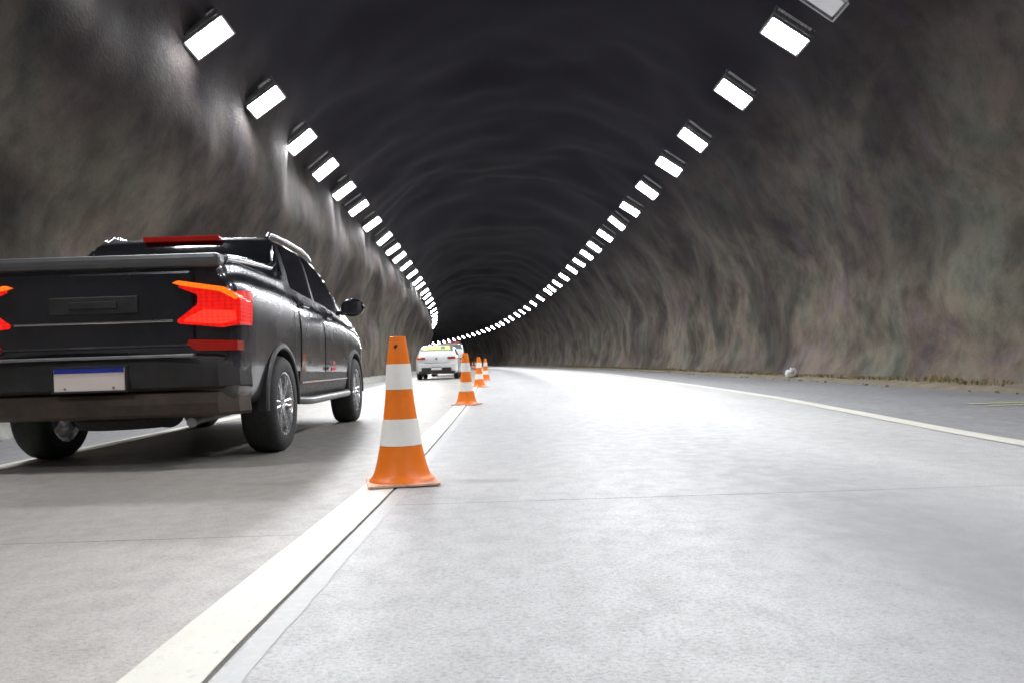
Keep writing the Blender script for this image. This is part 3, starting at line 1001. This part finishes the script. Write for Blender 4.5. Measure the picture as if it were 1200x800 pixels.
    # underbody, axle, exhaust, spare
    bm = bmesh.new(); tube(bm, [(-.75, -1.475, .33), (.75, -1.475, .33)], .045, 10)
    bmesh.ops.create_uvsphere(bm, u_segments=14, v_segments=10, radius=.12, matrix=Matrix.Translation((.05, -1.475, .32)))
    link('rear_axle', bm, M['brown'], root, smooth=True, angle=50)
    bm = bmesh.new(); lathe(bm, [(.12, .26), (.30, .25), (.33, .31), (.30, .40), (.12, .41)], 28, 'z', (0, -2.0, 0))
    link('spare_wheel', bm, M['tyre'], root, smooth=True, angle=40)
    bm = bmesh.new(); tube(bm, [(.55, -1.2, .33), (.55, -2.2, .30), (.57, -2.36, .29)], .032, 10)
    link('exhaust_pipe', bm, M['steel'], root, smooth=True, angle=40)
    bm = bmesh.new(); box(bm, .948, .18, .60, .01, .20, .035, .003); box(bm, .948, .20, .655, .01, .10, .03, .003)
    link('red_badge', bm, M['sticker'], root)
    bm = bmesh.new(); tube(bm, [(-.45, .1, 1.72), (-.48, -.0, 1.78), (-.5, -.08, 1.80)], .012, 6)
    link('roof_antenna', bm, M['plastic'], root, smooth=True)
    return root
tr = pickup()
tr.location = (-2.585, 5.85 + 1.475, 0)
tr.rotation_euler = (0, 0, R(.4))
tag(tr, 'dark blue-grey pickup truck with lit red tail lights in the left lane', 'pickup truck')

# --- white cars ahead
def hatch(h=1.43, w=.86, beacon=False):
    k = h / 1.47
    root = empty('hatchback_car' if not beacon else 'white_van', (0, 0, 0))
    L = Loft([(-2.02, w - .13, .34, .84, w - .25, .90 * k, w - .32, .93 * k, .94 * k),
              (-1.96, w - .05, .28, .90, w - .16, .99 * k, w - .22, 1.03 * k, 1.05 * k),
              (-1.82, w - .015, .25, .93, w - .15, 1.10 * k, w - .22, 1.17 * k, 1.20 * k),
              (-1.60, w, .24, .94, w - .19, 1.30 * k, w - .27, 1.38 * k, 1.41 * k),
              (-1.35, w, .22, .94, w - .21, 1.36 * k, w - .29, 1.43 * k, 1.455 * k),
              (-.3, w, .20, .92, w - .21, 1.38 * k, w - .29, 1.445 * k, 1.475 * k),
              (.4, w, .20, .90, w - .18, 1.26 * k, w - .26, 1.33 * k, 1.37 * k),
              (1.1, w, .22, .88, w - .09, .95, w - .17, .985, 1.0),
              (1.7, w - .04, .25, .80, w - .14, .85, w - .24, .88, .90),
              (1.98, w - .2, .30, .66, w - .28, .70, w - .38, .72, .73)])
    body = link('body', L.body(sorted(set([round(v, 4) for v in yrange(-2.02, -1.3, .03) + yrange(-1.3, 1.98, .1)])), 40), M['white_car'], root, smooth=True)
    body.data.materials.append(M['plastic'])
    cut_arches(body, (-1.28, 1.25), .36, w, .30)
    for sd in (1, -1):
        d = link('door', L.patch(-.85, -.02, 2.5, 6.0, .006, 8, 8, sd), M['white_car'], root, smooth=True, angle=35)
        link('window', L.patch(-.95, -.06, 6.2, 7.3, .005, 8, 5, sd), M['glass'], d, smooth=True, angle=35)
        d = link('door', L.patch(.02, .85, 2.5, 6.0, .006, 8, 8, sd), M['white_car'], root, smooth=True, angle=35)
        link('window', L.patch(.02, lambda t: .95 - .5 * (t - 6.2), 6.2, 7.3, .005, 8, 5, sd), M['glass'], d, smooth=True, angle=35)
        wheel(root, sd * (w - .11), -1.28, .30, .19, sd, 5, .20)
        wheel(root, sd * (w - .11), 1.25, .30, .19, sd, 5, .20)
        tl = link('tail_light', L.patch(-1.985, -1.70, 4.9, 6.3, .012, 8, 5, sd), M['tail_mild'], root, smooth=True, angle=35)
        bm = bmesh.new(); box(bm, sd * (w - .27), -2.03, .86, .30, .04, .085, .015)
        link('lamp_lens', bm, M['dark_red'], tl)
        bm = bmesh.new(); box(bm, sd * (w + .06), .55, .98, .17, .09, .12, .03)
        link('door_mirror', bm, M['plastic' if beacon else 'white_car'], root)
    link('rear_window', L.patch(-1.80, -1.52, 7.8, 10, .006, 8, 6, both=True), M['pale_glass'], root, smooth=True, angle=35)
    link('windshield', L.patch(.45, 1.05, 8.0, 10, .006, 8, 6, both=True), M['glass'], root, smooth=True, angle=35)
    bm = bmesh.new()
    box(bm, 0, -2.05, .50, 1.50, .10, .30, .04)
    link('bumper', bm, M['white_car'], root)
    bm = bmesh.new(); box(bm, 0, -2.085, .40, 1.20, .06, .18, .02); box(bm, 0, -2.02, .28, 1.46, .10, .10, .02)
    link('lower_bumper', bm, M['navy'], root)
    pl = empty('number_plate', (0, 0, 0)); pl.parent = root
    bm = bmesh.new(); box(bm, 0, -2.125, .455, .42, .012, .13)
    link('plate_panel', bm, M['cone_white'], pl)
    bm = bmesh.new(); box(bm, 0, -2.133, .505, .41, .005, .026)
    link('blue_band', bm, M['plate_blue'], pl)
    bm = bmesh.new(); lathe(bm, [(.045, -2.075), (.045, -2.03)], 16, 'y', (0, 0, .84))
    link('badge', bm, M['steel'], root)
    bm = bmesh.new(); box(bm, 0, -2.055, .66, 1.0, .05, .012)
    link('hatch_seam', bm, M['plastic'], root)
    bm = bmesh.new(); lathe(bm, [(.03, -2.14), (.03, -1.9)], 10, 'y', (-.2, 0, .27))
    link('exhaust_pipe', bm, M['steel'], root)
    return root, L
M['tail_mild'] = plain('orange_red_tail_lamp', (.62, .10, .04), .25, coat=1, emit=(1, .10, .03), estr=.5)
car, L1 = hatch(1.40, .865)
# yellow-green sheet in the rear window with a dark figure on it
bm = L1.patch(-1.78, -1.58, 8.35, 10, .014, 6, 6, both=True)
sh = link('window_sheet', bm, M['banner'], car)
bm = L1.patch(-1.74, -1.64, 9.0, 9.5, .020, 3, 4, side=1)
link('dark_mark', bm, M['steel'], sh)
car.location = (-2.72, 33.4, 0); car.rotation_euler = (0, 0, heading(33) * .5)
tag(car, 'white hatchback with a yellow-green sheet across its rear window, left lane ahead', 'car')

van, L2 = hatch(1.66, .92, True)
van.location = (-2.86, 41.5, 0); van.rotation_euler = (0, 0, heading(41))
bm = bmesh.new(); box(bm, .25, -1.25, 1.70, .62, .22, .10, .03)
bar = link('roof_beacon', bm, M['sticker'], van)
bm = bmesh.new(); box(bm, .25, -1.25, 1.655, .9, .26, .03, .005)
link('beacon_base', bm, M['housing'], bar)
tag(van, 'white taller vehicle with a red roof beacon, half hidden by the hatchback', 'van')
